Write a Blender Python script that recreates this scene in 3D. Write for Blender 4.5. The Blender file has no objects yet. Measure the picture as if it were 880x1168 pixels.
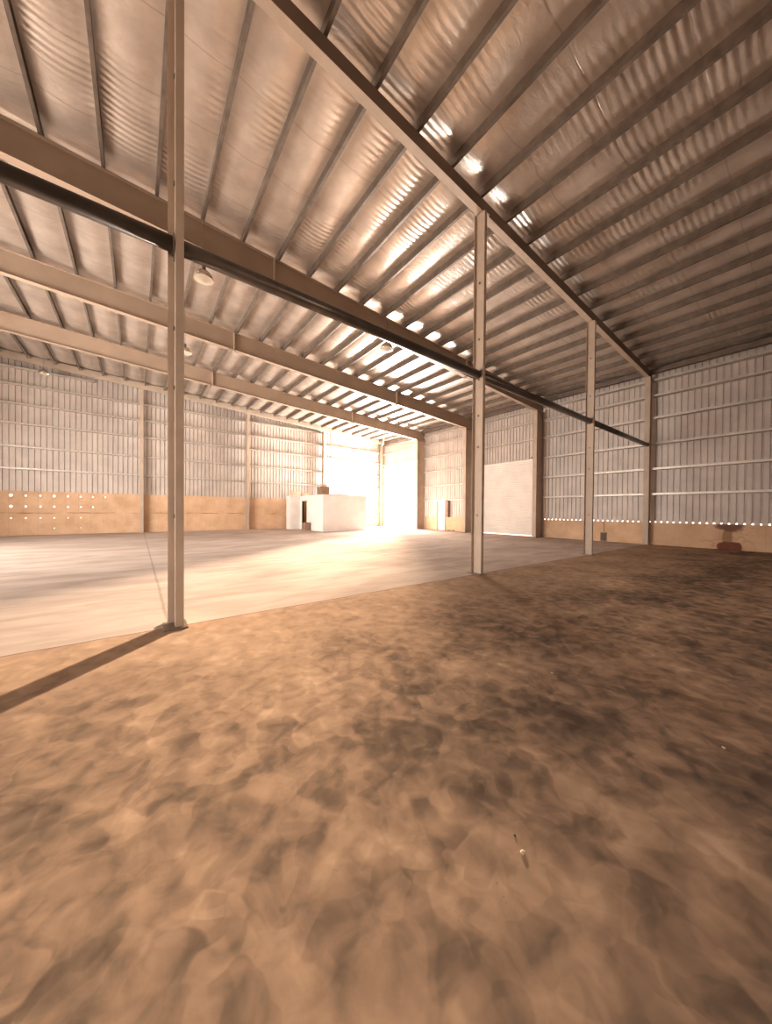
import bpy, bmesh, math, random
from mathutils import Vector, Matrix, noise
random.seed(7)
sc = bpy.context.scene
col = sc.collection
PI = math.pi

# ------------------------------------------------------------------ camera
H = 1.4
FPX = 374.7
az = math.radians(40) + 0.2254
pit, rol = -0.0116, 0.0077
fw = Vector((math.cos(az), math.sin(az), 0)); rt = Vector((math.sin(az), -math.cos(az), 0)); up = Vector((0, 0, 1))
F = fw*math.cos(pit) + up*math.sin(pit)
U = -fw*math.sin(pit) + up*math.cos(pit)
R = rt*math.cos(rol) + U*math.sin(rol)
U2 = -rt*math.sin(rol) + U*math.cos(rol)
cd = bpy.data.cameras.new('camera'); cam = bpy.data.objects.new('camera', cd); col.objects.link(cam)
cd.sensor_fit = 'VERTICAL'; cd.sensor_height = 36; cd.lens = FPX*36/1168
cd.shift_y = 3.2/1168; cd.clip_start = 0.05; cd.clip_end = 500
M = Matrix((( R.x, U2.x, -F.x, 0), (R.y, U2.y, -F.y, 0), (R.z, U2.z, -F.z, H), (0, 0, 0, 1)))
cam.matrix_world = M
sc.camera = cam

# ------------------------------------------------------------------ dimensions
XW = 18.21          # eave wall inner face
YG = 24.80          # gable wall inner face
XL = -9.0           # left wall
YR = -8.0           # rear wall behind camera
YA, YB, YC, YD = 4.66, 9.50, 14.36, 19.09
def rz(x): return 7.63 + 0.0587*(XW - x)     # rafter top flange height
PX0, SP = 2.269, 0.9505

# ------------------------------------------------------------------ materials
def newmat(name):
    m = bpy.data.materials.new(name); m.use_nodes = True
    nt = m.node_tree; b = nt.nodes['Principled BSDF']
    return m, nt, b
def N(nt, t, **k):
    n = nt.nodes.new(t)
    for a, v in k.items():
        if a == 'ins':
            for i, x in v.items(): n.inputs[i].default_value = x
        else: setattr(n, a, v)
    return n
def coord(nt, scale=(1, 1, 1), rot=(0, 0, 0)):
    tc = N(nt, 'ShaderNodeNewGeometry'); mp = N(nt, 'ShaderNodeMapping')
    mp.inputs['Scale'].default_value = scale; mp.inputs['Rotation'].default_value = rot
    nt.links.new(tc.outputs['Position'], mp.inputs['Vector'])
    return mp.outputs['Vector']
def ramp(nt, src, stops):
    r = N(nt, 'ShaderNodeValToRGB'); e = r.color_ramp.elements
    while len(e) < len(stops): e.new(0.5)
    for i, (p, c) in enumerate(stops):
        e[i].position = p; e[i].color = (c[0], c[1], c[2], 1) if len(c) == 3 else c
    nt.links.new(src, r.inputs[0]); return r.outputs[0]
def noise_n(nt, vec, scale, detail=4, rough=.55, dist=0):
    n = N(nt, 'ShaderNodeTexNoise'); n.inputs['Scale'].default_value = scale
    n.inputs['Detail'].default_value = detail; n.inputs['Roughness'].default_value = rough
    n.inputs['Distortion'].default_value = dist
    nt.links.new(vec, n.inputs['Vector']); return n.outputs[0]
def mixc(nt, a, b, fac, mode='MIX'):
    m = N(nt, 'ShaderNodeMix', data_type='RGBA', blend_type=mode)
    for s, i in ((fac, 0), (a, 6), (b, 7)):
        if hasattr(s, 'node'): nt.links.new(s, m.inputs[i])
        elif i == 0: m.inputs[0].default_value = s
        else: m.inputs[i].default_value = (s[0], s[1], s[2], 1)
    return m.outputs[2]
def math_n(nt, op, a, b=None, c=None):
    m = N(nt, 'ShaderNodeMath', operation=op)
    for i, s in enumerate((a, b, c)):
        if s is None: continue
        if hasattr(s, 'node'): nt.links.new(s, m.inputs[i])
        else: m.inputs[i].default_value = s
    return m.outputs[0]
def bump(nt, b, h, strength=.3, dist=.02):
    bp = N(nt, 'ShaderNodeBump'); bp.inputs['Strength'].default_value = strength; bp.inputs['Distance'].default_value = dist
    nt.links.new(h, bp.inputs['Height']); nt.links.new(bp.outputs[0], b.inputs['Normal'])
def mottled(name, c1, c2, scale=3, rough=.5, metal=0, spec=.5, bmp=0.05, detail=5):
    m, nt, b = newmat(name)
    v = coord(nt)
    n = noise_n(nt, v, scale, detail)
    nt.links.new(ramp(nt, n, [(.35, c1), (.65, c2)]), b.inputs['Base Color'])
    b.inputs['Roughness'].default_value = rough; b.inputs['Metallic'].default_value = metal
    b.inputs['Specular IOR Level'].default_value = spec
    if bmp: bump(nt, b, noise_n(nt, v, scale*8, 3), bmp, .01)
    return m

M_paint = mottled('primer_painted_steel', (.41, .32, .25), (.47, .37, .29), 2.0, .55)
M_paint_dk = mottled('dusty_dark_steel', (.17, .13, .105), (.24, .185, .15), 3.0, .42, .3)
M_pipe = mottled('dark_oiled_pipe', (.07, .056, .046), (.12, .095, .078), 3.0, .30, .35)
M_raft = mottled('primer_painted_rafter', (.315, .232, .172), (.365, .272, .203), 1.2, .55)
M_web = mottled('shaded_brown_web_paint', (.17, .115, .082), (.22, .152, .108), 1.2, .55)  # darker copy of the rafter paint, shade on the slim beam put into colour
M_galv = mottled('galvanised_steel', (.46, .41, .36), (.57, .51, .455), 6, .42, .4)
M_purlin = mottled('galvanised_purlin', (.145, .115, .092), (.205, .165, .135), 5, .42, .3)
M_clad = mottled('galvanised_cladding', (.47, .41, .37), (.56, .49, .44), 1.3, .5, .08, bmp=.03)
M_white = mottled('white_painted_panel', (.74, .68, .64), (.80, .74, .70), 1.5, .6, bmp=.02)
M_shut = mottled('roller_shutter_paint', (.72, .66, .61), (.78, .72, .67), 1.5, .5, bmp=.02)
M_dark = mottled('dark_interior', (.10, .075, .06), (.15, .11, .09), 3, .7)
M_brown = mottled('brown_board', (.23, .15, .10), (.32, .21, .15), 5, .7)
M_carton = mottled('carton_beige', (.55, .42, .31), (.66, .52, .40), 5, .8)
M_debris = mottled('pale_chip', (.55, .45, .36), (.7, .6, .5), 30, .8)
M_debrisdk = mottled('dark_crumb', (.05, .035, .03), (.09, .06, .05), 30, .8)
M_reflector = mottled('spun_aluminium', (.62, .55, .47), (.75, .67, .58), 10, .25, .9)
m, nt, b = newmat('lamp_glass'); b.inputs['Base Color'].default_value = (.50, .42, .34, 1); b.inputs['Roughness'].default_value = .2
M_glass = m
M_roof = mottled('roof_sheet_underside', (.10, .09, .08), (.16, .14, .12), 2, .5, .3)

# foil insulation of the ceiling
m, nt, b = newmat('foil_insulation')
v = coord(nt)
sep = N(nt, 'ShaderNodeSeparateXYZ'); nt.links.new(v, sep.inputs[0])
wob = noise_n(nt, coord(nt, (1, .6, 1)), 1.1, 3)
yw = math_n(nt, 'MULTIPLY_ADD', wob, .06, sep.outputs[1])
ribs = math_n(nt, 'SINE', math_n(nt, 'MULTIPLY', yw, 2*PI/.13))
mask = ramp(nt, noise_n(nt, v, .55, 2), [(.44, (.06,)*3), (.66, (1,)*3)])
ribm = math_n(nt, 'MULTIPLY', ribs, mask)
wr = noise_n(nt, coord(nt, (1.2, 3.0, 1)), 2.6, 6, .62, .6)
yw2 = math_n(nt, 'MULTIPLY_ADD', wob, .04, sep.outputs[1])
seam = math_n(nt, 'FRACT', math_n(nt, 'DIVIDE', yw2, 1.22))
seaml = math_n(nt, 'LESS_THAN', seam, .022)
hgt = math_n(nt, 'ADD', math_n(nt, 'MULTIPLY', ribm, .34), math_n(nt, 'MULTIPLY', wr, .7))
hgt = math_n(nt, 'SUBTRACT', hgt, math_n(nt, 'MULTIPLY', seaml, .25))
bump(nt, b, hgt, .38, .035)
base = ramp(nt, noise_n(nt, v, 1.6, 5), [(.3, (.50, .43, .378)), (.7, (.68, .60, .53))])
base = mixc(nt, base, (.36, .28, .22), math_n(nt, 'MULTIPLY', seaml, .4))
nt.links.new(base, b.inputs['Base Color'])
b.inputs['Metallic'].default_value = .6; b.inputs['Roughness'].default_value = .33
M_foil = m

# fairfaced ochre low wall with panel joints, arcs, stains
def lowwall_mat(name, axis, stain=None):
    m, nt, b = newmat(name)
    v = coord(nt)
    sep = N(nt, 'ShaderNodeSeparateXYZ'); nt.links.new(v, sep.inputs[0])
    u = sep.outputs[axis]; z = sep.outputs[2]
    c = ramp(nt, noise_n(nt, v, 1.3, 6, .6), [(.3, (.50, .325, .20)), (.55, (.60, .41, .27)), (.75, (.68, .49, .335))])
    fx = math_n(nt, 'FRACT', math_n(nt, 'DIVIDE', math_n(nt, 'ADD', u, math_n(nt, 'MULTIPLY', noise_n(nt, v, 3), .04)), .52 if axis == 0 else 1.2))
    jv = math_n(nt, 'LESS_THAN', fx, .035 if axis == 0 else .015)
    c = mixc(nt, c, (.40, .27, .17), math_n(nt, 'MULTIPLY', jv, .35))
    if axis == 0:
        zz = math_n(nt, 'ADD', z, math_n(nt, 'MULTIPLY', noise_n(nt, v, 1.2, 3), .12))
        jz = math_n(nt, 'COMPARE', zz, 1.22, .025)
        c = mixc(nt, c, (.26, .17, .11), math_n(nt, 'MULTIPLY', jz, ramp(nt, noise_n(nt, v, .9, 3), [(.42, (0, 0, 0)), (.6, (.9,)*3)])))
    if stain:
        sy, sz, w1, w2 = stain
        dy = math_n(nt, 'DIVIDE', math_n(nt, 'SUBTRACT', u, sy), w1)
        dz = math_n(nt, 'DIVIDE', math_n(nt, 'SUBTRACT', z, .08), .24)
        d1 = math_n(nt, 'SQRT', math_n(nt, 'ADD', math_n(nt, 'POWER', dy, 4), math_n(nt, 'POWER', dz, 4)))
        dy2 = math_n(nt, 'DIVIDE', math_n(nt, 'SUBTRACT', u, sy - .02), w2)
        dz2 = math_n(nt, 'DIVIDE', math_n(nt, 'SUBTRACT', z, .93), .26)
        d2 = math_n(nt, 'SQRT', math_n(nt, 'ADD', math_n(nt, 'POWER', dy2, 2), math_n(nt, 'POWER', dz2, 2)))
        dy3 = math_n(nt, 'DIVIDE', math_n(nt, 'SUBTRACT', u, sy + .05), .16)
        dz3 = math_n(nt, 'DIVIDE', math_n(nt, 'SUBTRACT', z, .5), .6)
        d3 = math_n(nt, 'SQRT', math_n(nt, 'ADD', math_n(nt, 'POWER', dy3, 2), math_n(nt, 'POWER', dz3, 2)))
        wn = math_n(nt, 'MULTIPLY', math_n(nt, 'SUBTRACT', noise_n(nt, v, 5, 5), .5), .9)
        for d, cc, k in ((d3, (.26, .13, .075), .75), (d2, (.17, .085, .05), .95), (d1, (.18, .06, .03), 1.0)):
            f = ramp(nt, math_n(nt, 'ADD', d, wn), [(.75, (k,)*3), (1.1, (0, 0, 0))])
            c = mixc(nt, c, cc, f)
        # meandering drip lines to either side
        n2 = noise_n(nt, coord(nt, (1, 1, 1.4)), 1.7, 2)
        line = ramp(nt, math_n(nt, 'ABSOLUTE', math_n(nt, 'SUBTRACT', n2, .5)), [(.002, (.28,)*3), (.03, (0, 0, 0))])
        near = ramp(nt, math_n(nt, 'ABSOLUTE', math_n(nt, 'SUBTRACT', u, sy)), [(.5, (1,)*3), (1.0, (0, 0, 0))])
        c = mixc(nt, c, (.24, .12, .07), math_n(nt, 'MULTIPLY', line, near))
    nt.links.new(c, b.inputs['Base Color']); b.inputs['Roughness'].default_value = .75
    bump(nt, b, noise_n(nt, v, 12, 5), .15, .02)
    return m
M_low_g = lowwall_mat('ochre_plinth_concrete', 0)
M_low_e = lowwall_mat('ochre_plinth_concrete_stained', 1, (2.12, 0, .36, .42))

# concrete floor
m, nt, b = newmat('concrete_floor')
v = coord(nt)
sep = N(nt, 'ShaderNodeSeparateXYZ'); nt.links.new(v, sep.inputs[0])
X_, Y_ = sep.outputs[0], sep.outputs[1]
def ss(src, a, c_):
    mr = N(nt, 'ShaderNodeMapRange', interpolation_type='SMOOTHSTEP'); mr.inputs['From Min'].default_value = a; mr.inputs['From Max'].default_value = c_
    nt.links.new(src, mr.inputs['Value']); return mr.outputs[0]
# near slab: overlapping trowel patches
warp = N(nt, 'ShaderNodeTexNoise'); warp.inputs['Scale'].default_value = 3.2; warp.inputs['Detail'].default_value = 2
nt.links.new(v, warp.inputs['Vector'])
vm = N(nt, 'ShaderNodeVectorMath', operation='MULTIPLY_ADD'); nt.links.new(warp.outputs['Color'], vm.inputs[0])
vm.inputs[1].default_value = (.34, .34, 0); nt.links.new(v, vm.inputs[2])
def vor(scale, feature='F1', rand=1.0):
    vo = N(nt, 'ShaderNodeTexVoronoi', feature=feature); vo.inputs['Scale'].default_value = scale
    nt.links.new(vm.outputs[0], vo.inputs['Vector']); return vo
v1 = vor(5.5, 'SMOOTH_F1'); v1.inputs['Smoothness'].default_value = .2
v2 = vor(12.0, 'SMOOTH_F1'); v2.inputs['Smoothness'].default_value = .2
s1 = N(nt, 'ShaderNodeSeparateColor'); nt.links.new(v1.outputs['Color'], s1.inputs[0])
s2 = N(nt, 'ShaderNodeSeparateColor'); nt.links.new(v2.outputs['Color'], s2.inputs[0])
bmp_ = N(nt, 'ShaderNodeMapping'); bmp_.inputs['Location'].default_value = (3.7, 1.9, 0); nt.links.new(v, bmp_.inputs['Vector'])
big = noise_n(nt, bmp_.outputs[0], .75, 4, .55)
mid = noise_n(nt, v, 6.5, 3, .5, .5)
t = math_n(nt, 'ADD', math_n(nt, 'MULTIPLY', s1.outputs[0], .20), math_n(nt, 'MULTIPLY', s2.outputs[1], .13))
t = math_n(nt, 'ADD', t, math_n(nt, 'MULTIPLY', big, 1.15))
t = math_n(nt, 'ADD', t, math_n(nt, 'MULTIPLY', mid, .75))
t = math_n(nt, 'SUBTRACT', t, .57)
t = math_n(nt, 'ADD', t, math_n(nt, 'MULTIPLY', ss(Y_, 1.4, 4.7), .26))  # slab colour lightened towards the joint, painting in the beam's glow
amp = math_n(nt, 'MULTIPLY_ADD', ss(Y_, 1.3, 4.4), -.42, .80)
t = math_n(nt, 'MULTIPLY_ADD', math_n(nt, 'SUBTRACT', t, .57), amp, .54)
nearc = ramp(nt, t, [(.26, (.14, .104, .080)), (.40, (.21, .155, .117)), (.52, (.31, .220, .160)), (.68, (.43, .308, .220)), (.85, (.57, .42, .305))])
# far slab: smooth, long faint swirls
f1 = noise_n(nt, coord(nt, (.5, 1.6, 1)), 1.3, 6, .6, .5)
f2 = noise_n(nt, coord(nt, (1, 1, 1)), .35, 3)
ft = math_n(nt, 'ADD', math_n(nt, 'MULTIPLY', f1, .6), math_n(nt, 'MULTIPLY', f2, .4))
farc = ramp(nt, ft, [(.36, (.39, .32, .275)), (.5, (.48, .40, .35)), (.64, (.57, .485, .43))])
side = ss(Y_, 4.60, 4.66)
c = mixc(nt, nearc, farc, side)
def joint(src, pos, w): return math_n(nt, 'COMPARE', src, pos, w)
wobj = math_n(nt, 'MULTIPLY', math_n(nt, 'SUBTRACT', noise_n(nt, v, 2.5, 3), .5), .05)
Yw = math_n(nt, 'ADD', Y_, wobj); Xw_ = math_n(nt, 'ADD', X_, wobj)
j = joint(Yw, 4.63, .013)
for s_, p_ in ((Yw, 9.5), (Yw, 14.4), (Yw, 19.1), (Xw_, 6.2), (Xw_, 12.1), (Xw_, .3)):
    j = math_n(nt, 'MAXIMUM', j, math_n(nt, 'MULTIPLY', joint(s_, p_, .018), .45))
j = math_n(nt, 'MULTIPLY', j, math_n(nt, 'MAXIMUM', side, ss(Y_, 4.5, 4.6)))
c = mixc(nt, c, (.13, .09, .07), math_n(nt, 'MULTIPLY', j, .6))
sp = vor(45.0); spk = math_n(nt, 'LESS_THAN', sp.outputs['Distance'], .10)
spm = ramp(nt, noise_n(nt, v, 2.1, 2), [(.58, (0, 0, 0)), (.64, (.5,)*3)])
c = mixc(nt, c, (.10, .075, .06), math_n(nt, 'MULTIPLY', spk, spm))
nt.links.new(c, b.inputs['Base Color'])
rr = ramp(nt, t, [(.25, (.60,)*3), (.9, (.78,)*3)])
nt.links.new(rr, b.inputs['Roughness'])
b.inputs['Specular IOR Level'].default_value = .0
hh = math_n(nt, 'ADD', math_n(nt, 'MULTIPLY', mid, .7), math_n(nt, 'MULTIPLY', noise_n(nt, v, 40, 3), .25))
hh = math_n(nt, 'ADD', hh, math_n(nt, 'MULTIPLY', s1.outputs[0], .15))
bump(nt, b, hh, .14, .01)
M_floor = m
M_ground = mottled('pale_yard_ground', (.60, .52, .44), (.70, .62, .54), .6, .8)

# ------------------------------------------------------------------ mesh helpers
def finish(name, bm, mat, parent=None, smooth=False):
    bmesh.ops.recalc_face_normals(bm, faces=bm.faces)
    me = bpy.data.meshes.new(name); bm.to_mesh(me); bm.free()
    if smooth:
        for p in me.polygons: p.use_smooth = True
    me.materials.append(mat)
    o = bpy.data.objects.new(name, me); col.objects.link(o)
    if parent: o.parent = parent
    return o
def box(bm, x0, x1, y0, y1, z0, z1):
    vs = [bm.verts.new((x, y, z)) for x in (x0, x1) for y in (y0, y1) for z in (z0, z1)]
    for f in ((0, 1, 3, 2), (4, 6, 7, 5), (0, 4, 5, 1), (2, 3, 7, 6), (0, 2, 6, 4), (1, 5, 7, 3)):
        bm.faces.new([vs[i] for i in f])
def prism(bm, pts, fa, fb):
    """closed profile pts (2-tuples) mapped by fa and fb to the two ends"""
    a = [bm.verts.new(fa(*p)) for p in pts]; b_ = [bm.verts.new(fb(*p)) for p in pts]
    n = len(pts)
    for i in range(n): bm.faces.new((a[i], a[(i+1) % n], b_[(i+1) % n], b_[i]))
    bm.faces.new(a[::-1]); bm.faces.new(b_)
def bar(bm, p, q, r, n=10):
    p, q = Vector(p), Vector(q); d = (q-p).normalized()
    a = d.orthogonal().normalized(); b_ = d.cross(a)
    ra, rb = [], []
    for i in range(n):
        t_ = 2*PI*i/n; o = a*math.cos(t_)*r + b_*math.sin(t_)*r
        ra.append(bm.verts.new(p+o)); rb.append(bm.verts.new(q+o))
    for i in range(n): bm.faces.new((ra[i], ra[(i+1) % n], rb[(i+1) % n], rb[i]))
    bm.faces.new(ra[::-1]); bm.faces.new(rb)
def lathe(bm, c, prof, n=24):
    rings = []
    for r, z in prof:
        rings.append([bm.verts.new((c[0]+max(r, .001)*math.cos(2*PI*i/n), c[1]+max(r, .001)*math.sin(2*PI*i/n), c[2]+z)) for i in range(n)])
    for a, b_ in zip(rings, rings[1:]):
        for i in range(n): bm.faces.new((a[i], a[(i+1) % n], b_[(i+1) % n], b_[i]))
def empty(name, loc, label, cat, group=None):
    o = bpy.data.objects.new(name, None); o.empty_display_size = .2; col.objects.link(o)
    o.location = loc; o['label'] = label; o['category'] = cat
    if group: o['group'] = group
    return o
def tag(o, label, cat, group=None):
    o['label'] = label; o['category'] = cat
    if group: o['group'] = group
    return o
def struct(o): o['kind'] = 'structure'; return o
class Thing:
    """Empty at loc; parts built in world coordinates and shifted into its frame."""
    def __init__(s, name, loc, label, cat, group=None):
        s.e = empty(name, loc, label, cat, group); s.loc = Vector(loc)
    def part(s, name, bm, mat, smooth=False, parent=None):
        bmesh.ops.translate(bm, verts=bm.verts, vec=-s.loc)
        o = finish(name, bm, mat, parent or s.e, smooth)
        return o
ORD = ['lowest', 'second', 'third', 'fourth', 'fifth', 'sixth', 'seventh', 'eighth', 'ninth', 'tenth', 'eleventh', 'twelfth', 'thirteenth', 'fourteenth', 'fifteenth', 'sixteenth', 'seventeenth', 'eighteenth', 'nineteenth', 'twentieth', 'twenty-first', 'twenty-second', 'twenty-third', 'twenty-fourth', 'twenty-fifth', 'twenty-sixth', 'twenty-seventh', 'twenty-eighth', 'twenty-ninth', 'thirtieth']

# ------------------------------------------------------------------ floor and ground
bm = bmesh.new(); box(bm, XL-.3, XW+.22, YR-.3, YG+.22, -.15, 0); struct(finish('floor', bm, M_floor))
bm = bmesh.new(); box(bm, -60, 70, -60, 80, -.30, -.16); struct(finish('floor_yard', bm, M_ground))

# ------------------------------------------------------------------ corrugated walls
def cladding(bm, along, fixed, out, a0, a1, zlo, zhi, pitch, d=.042, g=.045, rise=0):
    """sheet with narrow grooves pushed outwards; zlo/zhi are functions of the running coordinate"""
    pts = []
    a = a0
    while a < a1 - 1e-6:
        e = min(a+pitch, a1)
        pts += [(a, 0), (max(a, e-g-.016), 0)]
        if e - a > g+.03: pts += [(e-g, d), (e-.010, d)]
        a = e
    pts.append((a1, 0))
    prev = None
    for (p, dd) in pts:
        if along == 'y': lo, hi = (fixed+out*dd, p, zlo(p)+(rise if dd else 0)), (fixed+out*dd, p, zhi(p))
        else: lo, hi = (p, fixed+out*dd, zlo(p)), (p, fixed+out*dd, zhi(p))
        cur = (bm.verts.new(lo), bm.verts.new(hi))
        if prev: bm.faces.new((prev[0], cur[0], cur[1], prev[1]))
        prev = cur
LWE, LWG = .98, 2.29
GAP = .055
SH = (9.72, 14.12)       # roller shutter opening along Y
DR = (16.76, 17.62)      # personnel door
OP = (20.35, 24.52)      # open doorway
top_e = lambda p: 8.05
bm = bmesh.new()
cladding(bm, 'y', XW+.215, 1, YR, SH[0], lambda p: LWE-.02, top_e, .208, rise=.068)
cladding(bm, 'y', XW+.07, 1, SH[0], SH[1], lambda p: 4.40, top_e, .208)
cladding(bm, 'y', XW+.07, 1, SH[1], DR[0], lambda p: LWE-.03, top_e, .208)
cladding(bm, 'y', XW+.07, 1, DR[0], DR[1], lambda p: 2.30, top_e, .208)
cladding(bm, 'y', XW+.07, 1, DR[1], OP[0], lambda p: LWE-.03, top_e, .208)
cladding(bm, 'y', XW+.07, 1, OP[0], OP[1], lambda p: 5.35, top_e, .208)
cladding(bm, 'y', XW+.07, 1, OP[1], YG+.1, lambda p: 0, top_e, .208)
struct(finish('wall_right', bm, M_clad))
bm = bmesh.new()
cladding(bm, 'x', YG+.07, 1, XL, XW+.07, lambda p: LWG-.04, lambda p: rz(p)+.55, .226)
struct(finish('wall_back', bm, M_clad))

# low walls
bm = bmesh.new()
for a0, a1 in ((YR, SH[0]), (SH[1], DR[0]), (DR[1], OP[0])): box(bm, XW, XW+.20, a0, a1, 0, LWE)
struct(finish('wall_right_plinth', bm, M_low_e))
bm = bmesh.new(); box(bm, XL, XW+.2, YG, YG+.12, 0, LWG)
o = struct(finish('wall_back_plinth', bm, M_low_g))
bc = bmesh.new()
rows = {2.06: 8, 1.49: 7, .89: 6, .34: 0}
holes = []
for k, x in enumerate((-5.66, -5.14, -4.62, -4.09, -3.57, -3.03, -2.52, -2.01, -1.48)):
    for z in (2.06, 1.49, .89, .34):
        r = .058 - .003*k
        if z == 1.49 and k > 7: continue
        if z == .89 and k in (7, 8): continue
        if z == .34 and k not in (4, 6, 0): continue
        if z == 2.06: r *= 1.15 if k in (1, 4) else .8
        elif z == .89: r *= .62
        elif z == .34: r *= .5
        else: r *= 1.1 if k == 1 else .75
        bar(bc, (x, YG-.2, z), (x, YG+.4, z), max(r, .016), 10)
cut = finish('cutter', bc, M_dark)
md = o.modifiers.new('b', 'BOOLEAN'); md.object = cut; md.operation = 'DIFFERENCE'; md.solver = 'EXACT'
dg = bpy.context.evaluated_depsgraph_get()
me = bpy.data.meshes.new_from_object(o.evaluated_get(dg)); o.modifiers.clear(); o.data = me
bpy.data.objects.remove(cut, do_unlink=True)

# left wall and rear wall (out of the photo), each with a wide open doorway added for fill light
LO = (7.5, 17.5, 5.2)
bm = bmesh.new()
cladding(bm, 'y', XL-.05, -1, YR, LO[0], lambda p: 0, lambda p: rz(XL)+.5, .21)
cladding(bm, 'y', XL-.05, -1, LO[0], LO[1], lambda p: LO[2], lambda p: rz(XL)+.5, .21)
cladding(bm, 'y', XL-.05, -1, LO[1], YG+.1, lambda p: 0, lambda p: rz(XL)+.5, .21)
struct(finish('wall_left', bm, M_clad))
RO = (-6.0, 0.0, 5.0)
bm = bmesh.new()
cladding(bm, 'x', YR-.05, -1, XL, RO[0], lambda p: 0, lambda p: rz(p)+.5, .21)
cladding(bm, 'x', YR-.05, -1, RO[0], RO[1], lambda p: RO[2], lambda p: rz(p)+.5, .21)
cladding(bm, 'x', YR-.05, -1, RO[1], XW+.1, lambda p: 0, lambda p: rz(p)+.5, .21)
struct(finish('wall_front', bm, M_clad))

# ------------------------------------------------------------------ ceiling foil
PUR = [PX0 + SP*i for i in range(-11, 17)]
edges = [XL] + PUR + [XW+.04]
rafY = (YA, YB, YC, YD)
bm = bmesh.new()
ys = []
y = YR
while y < 23.95: ys.append(y); y += .12
ys.append(23.95)
rowsv = []
xs = []
for a, b_ in zip(edges, edges[1:]):
    for k in range(6): xs.append((a+(b_-a)*k/6, k/6, b_-a, edges.index(a)))
xs.append((edges[-1], 0, 1, 0))
for yy in ys:
    dr = min(abs(yy-r) for r in rafY)
    lift = .10*math.exp(-(dr/.32)**2)
    row = []
    for x, tt, w, ix in xs:
        s_ = math.sin(PI*tt)
        sag = s_*(.075 + .03*noise.noise(Vector((ix*3.1, yy*.55, 0))))
        z = rz(x) + .205 - sag + lift*s_*1.0 + s_*.012*noise.noise(Vector((x*2.5, yy*1.7, 3)))
        row.append(bm.verts.new((x, yy, z)))
    rowsv.append(row)
for r0, r1 in zip(rowsv, rowsv[1:]):
    for i in range(len(r0)-1): bm.faces.new((r0[i], r0[i+1], r1[i+1], r1[i]))
struct(finish('ceiling', bm, M_foil, smooth=True))
bm = bmesh.new()
def P4(x0, x1, y0, y1, dz): 
    vs = [bm.verts.new((x, y, rz(x)+dz)) for x, y in ((x0, y0), (x1, y0), (x1, y1), (x0, y1))]; bm.faces.new(vs)
P4(XL-.4, XW+.5, YR-.4, YG+.4, .50)
struct(finish('ceiling_roof_sheet', bm, M_roof))

# ------------------------------------------------------------------ purlins (one C section each, over all rafters)
for n, x in enumerate(reversed(PUR)):
    z0 = rz(x)+.012; hh_, w, tk = .185, .062, .006
    prof = [(0, 0), (w, 0), (w, .018), (w-tk, .018), (w-tk, tk), (tk, tk), (tk, hh_-tk), (w-tk, hh_-tk), (w-tk, hh_-.018), (w, hh_-.018), (w, hh_), (0, hh_)]
    bm = bmesh.new()
    prism(bm, [(p[0]-w/2, p[1]) for p in prof], lambda a, c_: (x+a, YR+.05, z0+c_), lambda a, c_: (x+a, 24.22, z0+c_))
    o = finish('roof_purlin', bm, M_purlin)
    bmesh_ord = 'closest to' if n == 0 else ORD[n] + ' from'
    tag(o, 'galvanised C-section roof purlin, the %s the right-hand eave wall' % bmesh_ord, 'purlin', 'roof purlins')

# ------------------------------------------------------------------ rafters
def ibeam_parts(T, x0, x1, yc, dep, ztop, bf=.2, tf=.014, tw=.010, mat=None, yweb=None, mflange=None):
    mat = mat or M_raft
    def fl(dz0, dz1):
        bm = bmesh.new()
        prism(bm, [(yc-bf/2, dz0), (yc+bf/2, dz0), (yc+bf/2, dz1), (yc-bf/2, dz1)],
              lambda a, c_: (x0, a, ztop(x0)+c_), lambda a, c_: (x1, a, ztop(x1)+c_))
        return bm
    T.part('top_flange', fl(-tf, 0), mat)
    T.part('bottom_flange', fl(-dep, -dep+tf), mflange or mat)
    yw = yc if yweb is None else yweb
    bm = bmesh.new()
    prism(bm, [(yw-tw/2, -dep+tf), (yw+tw/2, -dep+tf), (yw+tw/2, -tf), (yw-tw/2, -tf)],
          lambda a, c_: (x0, a, ztop(x0)+c_), lambda a, c_: (x1, a, ztop(x1)+c_))
    T.part('web', bm, mat)
def splice(T, x, yc, dep, bf=.2):
    for dx in (-.009, .009):
        bm = bmesh.new(); zt = rz(x)
        box(bm, x+dx-.008, x+dx+.008, yc-bf/2, yc+bf/2, zt-dep-.07, zt-.014)
        T.part('splice_plate', bm, M_paint)
for yc, lab in ((YB, 'deep steel I-beam rafter nearest behind the dark pipe, ending on the shutter column'),
                (YC, 'middle deep steel rafter, ending on column between shutter and small door'),
                (YD, 'farthest deep steel rafter, ending on the column beside the bright open doorway')):
    T = Thing('roof_rafter', (XW, yc, rz(XW)), lab, 'rafter', 'deep clear-span rafters')
    ibeam_parts(T, XL+.05, XW+.03, yc, .70, rz)
    splice(T, 3.1, yc, .70); splice(T, 11.5, yc, .70)
T = Thing('roof_beam', (XW, YA, rz(XW)), 'slim steel roof beam carried by the row of slender columns', 'beam')
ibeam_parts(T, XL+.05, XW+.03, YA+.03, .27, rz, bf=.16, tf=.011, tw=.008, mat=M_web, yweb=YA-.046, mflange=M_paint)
for x in (.36+5.84*k+dx for k in range(3) for dx in (0,)):
    bm = bmesh.new(); box(bm, x-.09, x+.09, YA-.10, YA+.12, rz(x)-.30, rz(x)-.272); T.part('cap_plate', bm, M_paint)
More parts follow.
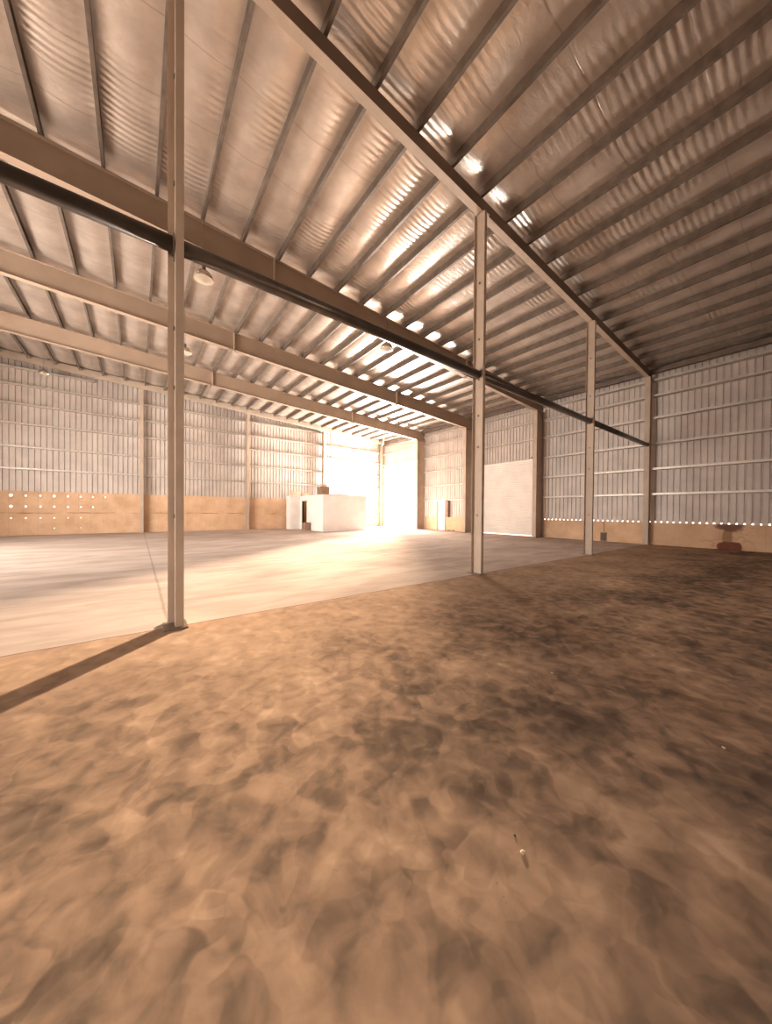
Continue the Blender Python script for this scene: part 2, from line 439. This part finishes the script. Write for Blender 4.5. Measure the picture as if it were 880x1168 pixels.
# gable edge beam (channel)
T = Thing('gable_edge_beam', (XW, 24.3, rz(XW)), 'pale steel channel along the top of the left gable wall', 'beam')
def zf(d0): return lambda x: rz(x)+d0
bm = bmesh.new()
prism(bm, [(24.30, -.15), (24.31, -.15), (24.31, .20), (24.30, .20)], lambda a, c_: (XL+.05, a, rz(XL)+c_), lambda a, c_: (XW, a, rz(XW)+c_)); T.part('web', bm, M_paint)
for dz in (-.15, .19):
    bm = bmesh.new()
    prism(bm, [(24.31, dz), (24.42, dz), (24.42, dz+.01), (24.31, dz+.01)], lambda a, c_: (XL+.05, a, rz(XL)+c_), lambda a, c_: (XW, a, rz(XW)+c_)); T.part('flange', bm, M_paint)

# ------------------------------------------------------------------ slender columns of the near row
def slim_column(x, ztop, lab, grp='slender row columns'):
    T = Thing('steel_column', (x, YA, 0), lab, 'column', grp)
    y0, y1 = YA-.115, YA+.115
    bm = bmesh.new(); box(bm, x-.005, x+.005, y0+.008, y1-.008, .014, ztop); T.part('web', bm, M_paint)
    bm = bmesh.new(); box(bm, x-.005, x+.078, y0, y0+.008, .014, ztop); T.part('flange', bm, M_paint)
    bm = bmesh.new(); box(bm, x-.068, x+.078, y1-.008, y1, .014, ztop); T.part('flange', bm, M_paint)
    bm = bmesh.new(); box(bm, x-.12, x+.12, y0-.05, y1+.05, 0, .014); T.part('base_plate', bm, M_paint_dk)
    for z in (1.32, 2.85, 3.55, 4.36, 5.25, 6.5):
        if z > ztop-.4: continue
        bm = bmesh.new(); bar(bm, (x-.020, YA, z), (x-.005, YA, z), .024, 8); T.part('bolt', bm, M_paint_dk)
    return T
slim_column(.36, rz(.36)-.30, 'tall slender steel column nearest the camera, left of centre')
slim_column(6.10, rz(6.1)-.30, 'slender steel column just right of the photo centre')
slim_column(11.97, rz(11.97)-.30, 'slender steel column standing free in front of the right wall')
def wall_col_A():
    x, T = 17.98, Thing('steel_column', (17.98, YA, 0), 'slender steel column standing against the right wall, end of row', 'column', 'slender row columns')
    zt = rz(17.9)-.27
    for a, nme in ((x-.115, 'flange'), (x+.107, 'flange')):
        bm = bmesh.new(); box(bm, a, a+.010, YA-.10, YA+.10, .014, zt); T.part(nme, bm, M_paint)
    bm = bmesh.new(); box(bm, x-.105, x+.107, YA-.005, YA+.005, .014, zt); T.part('web', bm, M_paint)
    bm = bmesh.new(); box(bm, x-.16, x+.16, YA-.14, YA+.14, 0, .014); T.part('base_plate', bm, M_paint_dk)
wall_col_A()

# ------------------------------------------------------------------ deep portal columns on the eave wall
for yc, lab in ((YB, 'deep steel portal column at the right edge of the roller shutter'),
                (YC, 'deep steel portal column between the roller shutter and the small white door'),
                (YD, 'deep steel portal column at the right edge of bright open doorway')):
    T = Thing('portal_column', (17.8, yc, 0), lab, 'column', 'deep wall columns')
    xi, xo = 17.37, XW-.01
    zi, zo = rz(xi)-.70, rz(xo)-.014
    bm = bmesh.new(); box(bm, xi, xi+.014, yc-.11, yc+.11, .02, zi); T.part('inner_flange', bm, M_paint)
    bm = bmesh.new(); box(bm, xo-.014, xo, yc-.11, yc+.11, .02, zi+.02); T.part('outer_flange', bm, M_paint)
    bm = bmesh.new(); box(bm, xi+.014, xo-.014, yc-.006, yc+.006, .02, zi+.02); T.part('web', bm, M_paint)
    bm = bmesh.new(); box(bm, xi-.05, xo, yc-.15, yc+.15, 0, .02); T.part('base_plate', bm, M_paint_dk)
    bm = bmesh.new()
    for zz in (rz(xi)-.03, zi): box(bm, xi+.014, xo-.014, yc-.10, yc+.10, zz-.014, zz)
    T.part('stiffener', bm, M_paint)
# corner post
T = Thing('corner_column', (18.05, 24.6, 0), 'pale steel corner column where the gable meets the open doorway', 'column')
bm = bmesh.new(); box(bm, 17.92, 17.93, 24.50, 24.68, .014, 7.45); box(bm, 18.16, 18.17, 24.50, 24.68, .014, 7.45); T.part('flange', bm, M_paint)
bm = bmesh.new(); box(bm, 17.93, 18.16, 24.585, 24.595, .014, 7.45); T.part('web', bm, M_paint)
bm = bmesh.new(); box(bm, 17.88, 18.2, 24.45, 24.72, 0, .014); T.part('base_plate', bm, M_paint)
bm = bmesh.new(); bar(bm, (17.95, 24.4, 7.35), (17.0, 22.9, 7.68), .045, 8)
tag(finish('knee_brace', bm, M_paint), 'short diagonal steel brace under the ceiling at the far corner', 'brace')

# gable columns
for x, lab in ((.20, 'left-hand steel column on the gable wall, seen left of the nearest column'),
               (6.22, 'middle steel column on the gable wall, left of the white cabin'),
               (12.12, 'steel column on the gable wall rising directly behind the white cabin')):
    T = Thing('gable_column', (x, 24.6, 0), lab, 'column', 'gable wall columns')
    zt = rz(x)-.16
    y0, y1 = 24.36, 24.70
    for a in (y0, y1-.010):
        bm = bmesh.new(); box(bm, x-.085, x+.085, a, a+.010, .014, zt); T.part('flange', bm, M_paint)
    bm = bmesh.new(); box(bm, x-.005, x+.005, y0+.01, y1-.01, .014, zt); T.part('web', bm, M_paint)
    bm = bmesh.new(); box(bm, x-.13, x+.13, y0-.04, y1+.04, 0, .014); T.part('base_plate', bm, M_paint)

# ------------------------------------------------------------------ girts
EZ = [2.24, 3.35, 4.46, 5.59, 6.57, 7.26]
def girt_y(y0, y1, z, lab):
    bm = bmesh.new(); x1, x0 = (XW+.205 if y1 < SH[0] else XW+.06), XW-.09
    h2, tk = .045, .006
    prof = [(x0, -h2), (x0, h2), (x1, h2), (x1, h2-tk), (x0+tk, h2-tk), (x0+tk, -h2+tk), (x1, -h2+tk), (x1, -h2)]
    prism(bm, prof, lambda a, c_: (a, y0, z+c_), lambda a, c_: (a, y1, z+c_))
    tag(finish('wall_girt', bm, M_galv), lab, 'girt', 'girts of the right wall')
bays = [((YR, YA-.11), 'right wall right of the row-end column', EZ),
        ((YA+.11, YB-.02), 'right wall bay between row-end column and shutter column', EZ),
        ((YB+.02, YC-.02), 'right wall above the roller shutter', EZ[3:]),
        ((YC+.02, YD-.02), 'right wall bay around the small white door', EZ),
        ((YD+.02, 24.5), 'wall above the bright open doorway', EZ[3:])]
for (y0, y1), where, zs in bays:
    for i, z in enumerate(zs):
        girt_y(y0, y1, z, '%s galvanised girt on the %s' % (ORD[i] if i < len(zs)-1 else 'topmost', where))
GZ = [3.44, 4.565, 5.745, 6.745, 7.72, 8.56]
gx = [(XL, .20), (.20, 6.22), (6.22, 12.12), (12.12, 17.92)]
gl = ['gable wall left of its left-hand column', 'gable wall between its left-hand and middle columns', 'gable wall between middle column and the white cabin', 'gable wall right of the column behind the cabin']
for (x0, x1), where in zip(gx, gl):
    zs = [z for z in GZ if z < rz(x0+ (x1-x0)*.5)-.25]
    for i, z in enumerate(zs):
        bm = bmesh.new(); xa, xb = x0+.01, x1-.01
        if z > rz(xb)-.2: xb = XW-(z+.25-7.63)/.0587
        h2, tk = .045, .006; ya, yb = 24.70, YG+.06
        prof = [(ya, -h2), (ya, h2), (yb, h2), (yb, h2-tk), (ya+tk, h2-tk), (ya+tk, -h2+tk), (yb, -h2+tk), (yb, -h2)]
        prism(bm, prof, lambda a, c_: (xa, a, z+c_), lambda a, c_: (xb, a, z+c_))
        tag(finish('wall_girt', bm, M_galv), '%s galvanised girt on the %s' % (ORD[i] if i < len(zs)-1 else 'topmost', where), 'girt', 'girts of the gable wall')
bm = bmesh.new(); prism(bm, [(XW-.12, -.13), (XW+.02, -.13), (XW+.02, .05), (XW-.12, .05)], lambda a, c_: (a, YR, 7.68+c_), lambda a, c_: (a, 24.2, 7.68+c_))  # dark strip added in place of the shade under the gutter
tag(finish('gutter_shade_strip', bm, M_paint_dk), 'long dark strip of painted gutter shade along the top of the right-hand wall', 'beam')

# ------------------------------------------------------------------ tie pipes between the slender columns
segs = [(XL+.1, .345, 4.60, 4.53, 'dark steel tie pipe running left from the nearest column'),
        (.375, 6.085, 4.53, 4.465, 'dark steel tie pipe between the nearest and the second slender column'),
        (6.115, 11.955, 4.465, 4.43, 'dark steel tie pipe between the second and third slender columns'),
        (11.985, 17.86, 4.43, 4.40, 'dark steel tie pipe from the third slender column to the wall')]
for x0, x1, z0, z1, lab in segs:
    T = Thing('tie_pipe', ((x0+x1)/2, YA, (z0+z1)/2), lab, 'pipe', 'tie pipes between columns')
    bm = bmesh.new(); bar(bm, (x0+.02, YA, z0), (x1-.02, YA, z1), .088, 20); T.part('tube', bm, M_pipe, True)
    for xe, ze in ((x0, z0), (x1-.012, z1)):
        bm = bmesh.new(); box(bm, xe, xe+.012, YA-.085, YA+.085, ze-.085, ze+.085); T.part('end_plate', bm, M_paint_dk)

# ------------------------------------------------------------------ roller shutter
T = Thing('roller_shutter', (XW, 11.9, 0), 'large closed white ribbed roller shutter in the right wall', 'shutter')
bm = bmesh.new()
z = .06; xs0 = XW-.02
prev = None; pr = []
while z < 4.36:
    for dz, dx in ((0, 0), (.012, -.018), (.045, -.026), (.078, -.018), (.092, 0)):
        if z+dz < 4.36: pr.append((xs0+dx, z+dz))
    z += .105
for xx, zz in pr:
    cur = (bm.verts.new((xx, SH[0]+.05, zz)), bm.verts.new((xx, SH[1]-.05, zz)))
    if prev: bm.faces.new((prev[0], cur[0], cur[1], prev[1]))
    prev = cur
T.part('curtain', bm, M_shut)
bm = bmesh.new(); box(bm, xs0-.03, xs0+.03, SH[0]+.06, SH[1]-.06, .045, .13); T.part('bottom_bar', bm, M_shut)
for ya in (SH[0]-.02, SH[1]-.08):
    bm = bmesh.new(); box(bm, xs0-.06, xs0+.05, ya, ya+.10, 0, 4.4); T.part('guide_rail', bm, M_shut)
bm = bmesh.new(); box(bm, xs0-.10, XW+.06, SH[0]+.15, SH[1]-.06, 4.33, 4.45); T.part('head_beam', bm, M_white)
bm = bmesh.new(); box(bm, xs0-.16, xs0-.02, 9.94, 9.98, 4.28, 4.75); box(bm, xs0-.16, XW+.05, 9.94, 10.08, 4.50, 4.56); T.part('bracket', bm, M_dark)

# ------------------------------------------------------------------ small door
T = Thing('door_1', (XW, 17.2, 0), 'small white single door in the far right wall', 'door'); T.e['kind'] = 'structure'
bm = bmesh.new(); box(bm, XW+.02, XW+.06, DR[0]+.06, DR[1]-.06, .01, 2.22); T.part('door_leaf', bm, M_white)
bm = bmesh.new()
box(bm, XW-.05, XW+.12, DR[0], DR[0]+.06, 0, 2.30); box(bm, XW-.05, XW+.12, DR[1]-.06, DR[1], 0, 2.30); box(bm, XW-.05, XW+.12, DR[0]+.06, DR[1]-.06, 2.22, 2.30)
T.part('door_frame', bm, M_paint)
bm = bmesh.new(); bar(bm, (XW+.02, DR[0]+.14, 1.05), (XW-.04, DR[0]+.14, 1.05), .012); bar(bm, (XW-.04, DR[0]+.14, 1.05), (XW-.04, DR[0]+.28, 1.05), .012); T.part('door_handle', bm, M_galv)
T = Thing('cable_box', (XW, 16.55, 1.1), 'narrow brown upright cabinet mounted on wall right of small door', 'cabinet')
bm = bmesh.new(); box(bm, XW-.12, XW+.07, 16.42, 16.70, .985, 2.25); T.part('body', bm, M_brown)
bm = bmesh.new(); box(bm, XW-.13, XW-.12, 16.45, 16.67, 1.14, 2.21); T.part('door_leaf', bm, M_brown)
# open doorway leaf, seen as thin uprights in the glare
T = Thing('gate_leaf', (18.6, 23.5, 0), 'thin steel frame gate standing in the glare of open doorway', 'gate')
for yy in (21.0, 23.5):
    bm = bmesh.new(); box(bm, 18.75, 18.79, yy-.02, yy+.02, -.15, 2.85); T.part('post', bm, M_galv)
for zz in (.12, 1.55, 2.4):
    bm = bmesh.new(); box(bm, 18.755, 18.785, 21.02, 23.48, zz-.015, zz+.015); T.part('rail', bm, M_galv)

# small box at foot of the right wall, low wall notes
T = Thing('junction_box', (XW-.06, 6.40, 0), 'small dark rusty box at foot of the right wall', 'box')
bm = bmesh.new(); box(bm, XW-.07, XW, 6.28, 6.52, .02, .44); T.part('body', bm, M_brown)
bm = bmesh.new(); box(bm, XW-.08, XW-.07, 6.30, 6.50, .05, .40); T.part('cover', bm, M_dark)
bm = bmesh.new(); box(bm, XW-.02, XW, 6.38, 6.41, .44, .96); T.part('conduit', bm, M_brown)
for i, (px, py, s_, lab) in enumerate(((18.02, 16.25, .07, 'left brick'), (18.0, 15.85, .06, 'right brick'))):
    bm = bmesh.new(); box(bm, px-.05, px+.05, py-.10, py+.10, 0, s_)
    tag(finish('brick', bm, M_brown), 'loose brown brick on the floor right of small door, the %s one' % ('left' if i == 0 else 'right'), 'brick', 'loose bricks')

# ------------------------------------------------------------------ white cabin
T = Thing('site_cabin', (11.4, 21.8, 0), 'white flat-roofed cabin standing in the far corner beside the gable wall', 'cabin')
CX0, CX1, CY0, CY1, CH = 9.73, 13.15, 19.75, 24.3, 2.42
DY0, DY1 = 22.35, 23.15
bm = bmesh.new()
box(bm, CX0, CX1, CY0, CY0+.1, 0, CH)
T.part('front_panel', bm, M_white)
bm = bmesh.new()
box(bm, CX0, CX0+.1, CY0+.1, DY0, 0, CH); box(bm, CX0, CX0+.1, DY1, 23.55, 0, CH); box(bm, CX0, CX0+.1, DY0, DY1, 2.08, CH)
T.part('side_panel', bm, M_white)
bm = bmesh.new(); box(bm, 8.95, CX0+.1, 23.55, 23.65, 0, CH); T.part('recess_panel', bm, M_white)
bm = bmesh.new(); box(bm, 8.95, 9.05, 23.65, CY1, 0, CH); T.part('end_panel', bm, M_white)
bm = bmesh.new(); box(bm, CX1-.1, CX1, CY0+.1, CY1, 0, CH); T.part('end_panel', bm, M_white)
bm = bmesh.new(); box(bm, CX0-.02, CX1+.02, CY0-.02, CY1, CH, CH+.05); box(bm, 8.93, CX0-.02, 23.53, CY1, CH, CH+.05); T.part('roof', bm, M_white)
bm = bmesh.new(); box(bm, CX0+.9, CX0+.95, DY0-.3, DY1+.4, 0, CH); T.part('inner_partition', bm, M_brown)
bm = bmesh.new()
box(bm, CX0-.02, CX0+.10, DY0-.04, DY0, 0, 2.12); box(bm, CX0-.02, CX0+.10, DY1, DY1+.04, 0, 2.12); box(bm, CX0-.02, CX0+.10, DY0, DY1, 2.08, 2.12)
T.part('door_frame', bm, M_carton)
bm = bmesh.new(); box(bm, 9.15, 9.55, 23.53, 23.55, .05, 2.0); T.part('door_leaf', bm, M_shut)
def crate(name, x0, x1, y0, y1, z0, z1, mat, lab, cat, lid=.03):
    T = Thing(name, ((x0+x1)/2, (y0+y1)/2, z0), lab, cat)
    bm = bmesh.new(); box(bm, x0, x1, y0, y1, z0, z1-lid); T.part('body', bm, mat)
    bm = bmesh.new(); box(bm, x0-.015, x1+.015, y0-.015, y1+.015, z1-lid, z1); T.part('lid', bm, mat)
R0 = CH+.05
crate('wooden_crate', 9.85, 10.50, 20.35, 20.95, R0, R0+.56, M_brown, 'square brown crate on the cabin roof near its front corner', 'crate', .06)
crate('carton', 10.0, 10.35, 20.45, 20.8, R0+.56, R0+.74, M_carton, 'small pale carton lying on top of the brown crate', 'box')
crate('carton', 9.2, 9.8, 23.7, 24.2, R0, R0+.30, M_carton, 'beige carton on the cabin roof, far left end', 'box')
crate('carton', 9.85, 10.2, 23.0, 23.5, R0, R0+.20, M_carton, 'low beige carton on the cabin roof beside the left-end carton', 'box')
crate('panel_stack', 10.9, 12.0, 20.3, 21.1, R0, R0+.10, M_white, 'flat pale panel stack lying on the cabin roof, right part', 'panels')
crate('waste_bin', 9.25, 9.6, 21.55, 21.95, 0, .55, M_brown, 'small grey-brown bin on the floor beside the cabin doorway', 'bin')

# ------------------------------------------------------------------ pendant lamps
def lamp(x, y, z, ztop, lab):
    T = Thing('pendant_lamp', (x, y, z), lab, 'lamp', 'high-bay pendant lamps')
    bm = bmesh.new(); lathe(bm, (x, y, z), [(.215, -.02), (.222, 0), (.20, .07), (.15, .14), (.085, .19), (.05, .20), (.045, .20)], 28)
    lathe(bm, (x, y, z), [(.205, -.015), (.19, .065), (.145, .13), (.08, .18)], 28); T.part('reflector', bm, M_reflector, True)
    bm = bmesh.new(); lathe(bm, (x, y, z), [(.0, .30), (.045, .30), (.05, .20), (.04, .17)], 16); T.part('ballast', bm, M_paint_dk, True)
    bm = bmesh.new(); lathe(bm, (x, y, z), [(.0, -.08), (.06, -.065), (.19, -.02), (.215, -.018)], 24); T.part('diffuser', bm, M_glass, True)
    bm = bmesh.new(); bar(bm, (x, y, z+.29), (x, y, ztop), .008, 6); T.part('cable', bm, M_paint_dk)
lamp(1.27, 9.0, 6.93, rz(1.27)+.02, 'clear pendant lamp hanging just right of the nearest column')
lamp(6.78, 9.0, 6.93, rz(6.78)+.02, 'pendant lamp hanging left of the second slender column')
lamp(1.38, 14.0, 7.1, rz(1.38)+.02, 'pendant lamp hanging close beside nearest column, farther back than rafter')
lamp(-3.75, 23.6, 8.15, rz(-3.75)+.02, 'pendant lamp hanging before the upper gable wall, far left')

# floor crumbs
for i, (x, y, s_, mt, lab) in enumerate((
        (2.87, 1.39, .011, M_debris, 'tiny pale stone chip on floor, centre right of the foreground'),
        (1.26, .72, .008, M_debris, 'pale chip pair on the dark floor nearest the camera'),
        (2.79, .33, .009, M_debris, 'white chip on dark floor near right edge'),
        (1.30, .78, .004, M_debrisdk, 'dark crumb on the floor beside pale chip'))):
    bm = bmesh.new(); bmesh.ops.create_icosphere(bm, subdivisions=2, radius=s_)
    for v_ in bm.verts:
        v_.co *= 1+.5*noise.noise(v_.co*90+Vector((i*3, 0, 0))); v_.co.z *= .5; v_.co.x *= 1.3
        v_.co += Vector((x, y, s_*.35))
    tag(finish('stone_chip', bm, mt), lab, 'chip')

# ------------------------------------------------------------------ light
w = bpy.data.worlds.new('world'); sc.world = w; w.use_nodes = True
bg = w.node_tree.nodes['Background']; bg.inputs[0].default_value = (1, .93, .86, 1); bg.inputs[1].default_value = 6.0
def area(name, loc, target, sx, sy, power, colr, spread=180):
    l = bpy.data.lights.new(name, 'AREA'); l.shape = 'RECTANGLE'; l.size = sx; l.size_y = sy; l.energy = power; l.color = colr; l.spread = math.radians(spread)
    o = bpy.data.objects.new(name, l); col.objects.link(o); o.location = loc
    o.rotation_euler = (Vector(target)-Vector(loc)).to_track_quat('-Z', 'Y').to_euler(); return o
def spot(name, loc, target, power, colr, ang, blend, rad):
    l = bpy.data.lights.new(name, 'SPOT'); l.energy = power; l.color = colr; l.spot_size = math.radians(ang); l.spot_blend = blend; l.shadow_soft_size = rad
    o = bpy.data.objects.new(name, l); col.objects.link(o); o.location = loc
    o.rotation_euler = (Vector(target)-Vector(loc)).to_track_quat('-Z', 'Y').to_euler(); return o
area('doorway_daylight', (XW+.6, 22.4, 2.6), (9, 15.2, 5.8), 4.0, 5.0, 9800, (1, .95, .89))
area('left_fill', (XL-.6, 12.5, 2.6), (13, 21, 5.8), 9.6, 5.0, 1700, (1, .94, .88), 120)  # added fill lamp outside the made-up left doorway
area('rear_fill', (-3, YR-.6, 2.5), (0, 5, 1.5), 5.8, 4.8, 60, (1, .78, .58))  # weak added fill lamp behind the made-up rear doorway
spot('low_sunbeam', (26.0, 30.4, 4.1), (-.8, 3.5, 0), 520000, (1, .80, .60), 12.5, 1.0, .40)

sc.view_settings.view_transform = 'Standard'
sc.view_settings.look = 'None'
sc.view_settings.exposure = 0.24
sc.view_settings.gamma = 0.88
sc.cycles.max_bounces = 8; sc.cycles.diffuse_bounces = 5; sc.cycles.glossy_bounces = 4
sc.cycles.sample_clamp_indirect = 6
sc.cycles.use_denoising = True
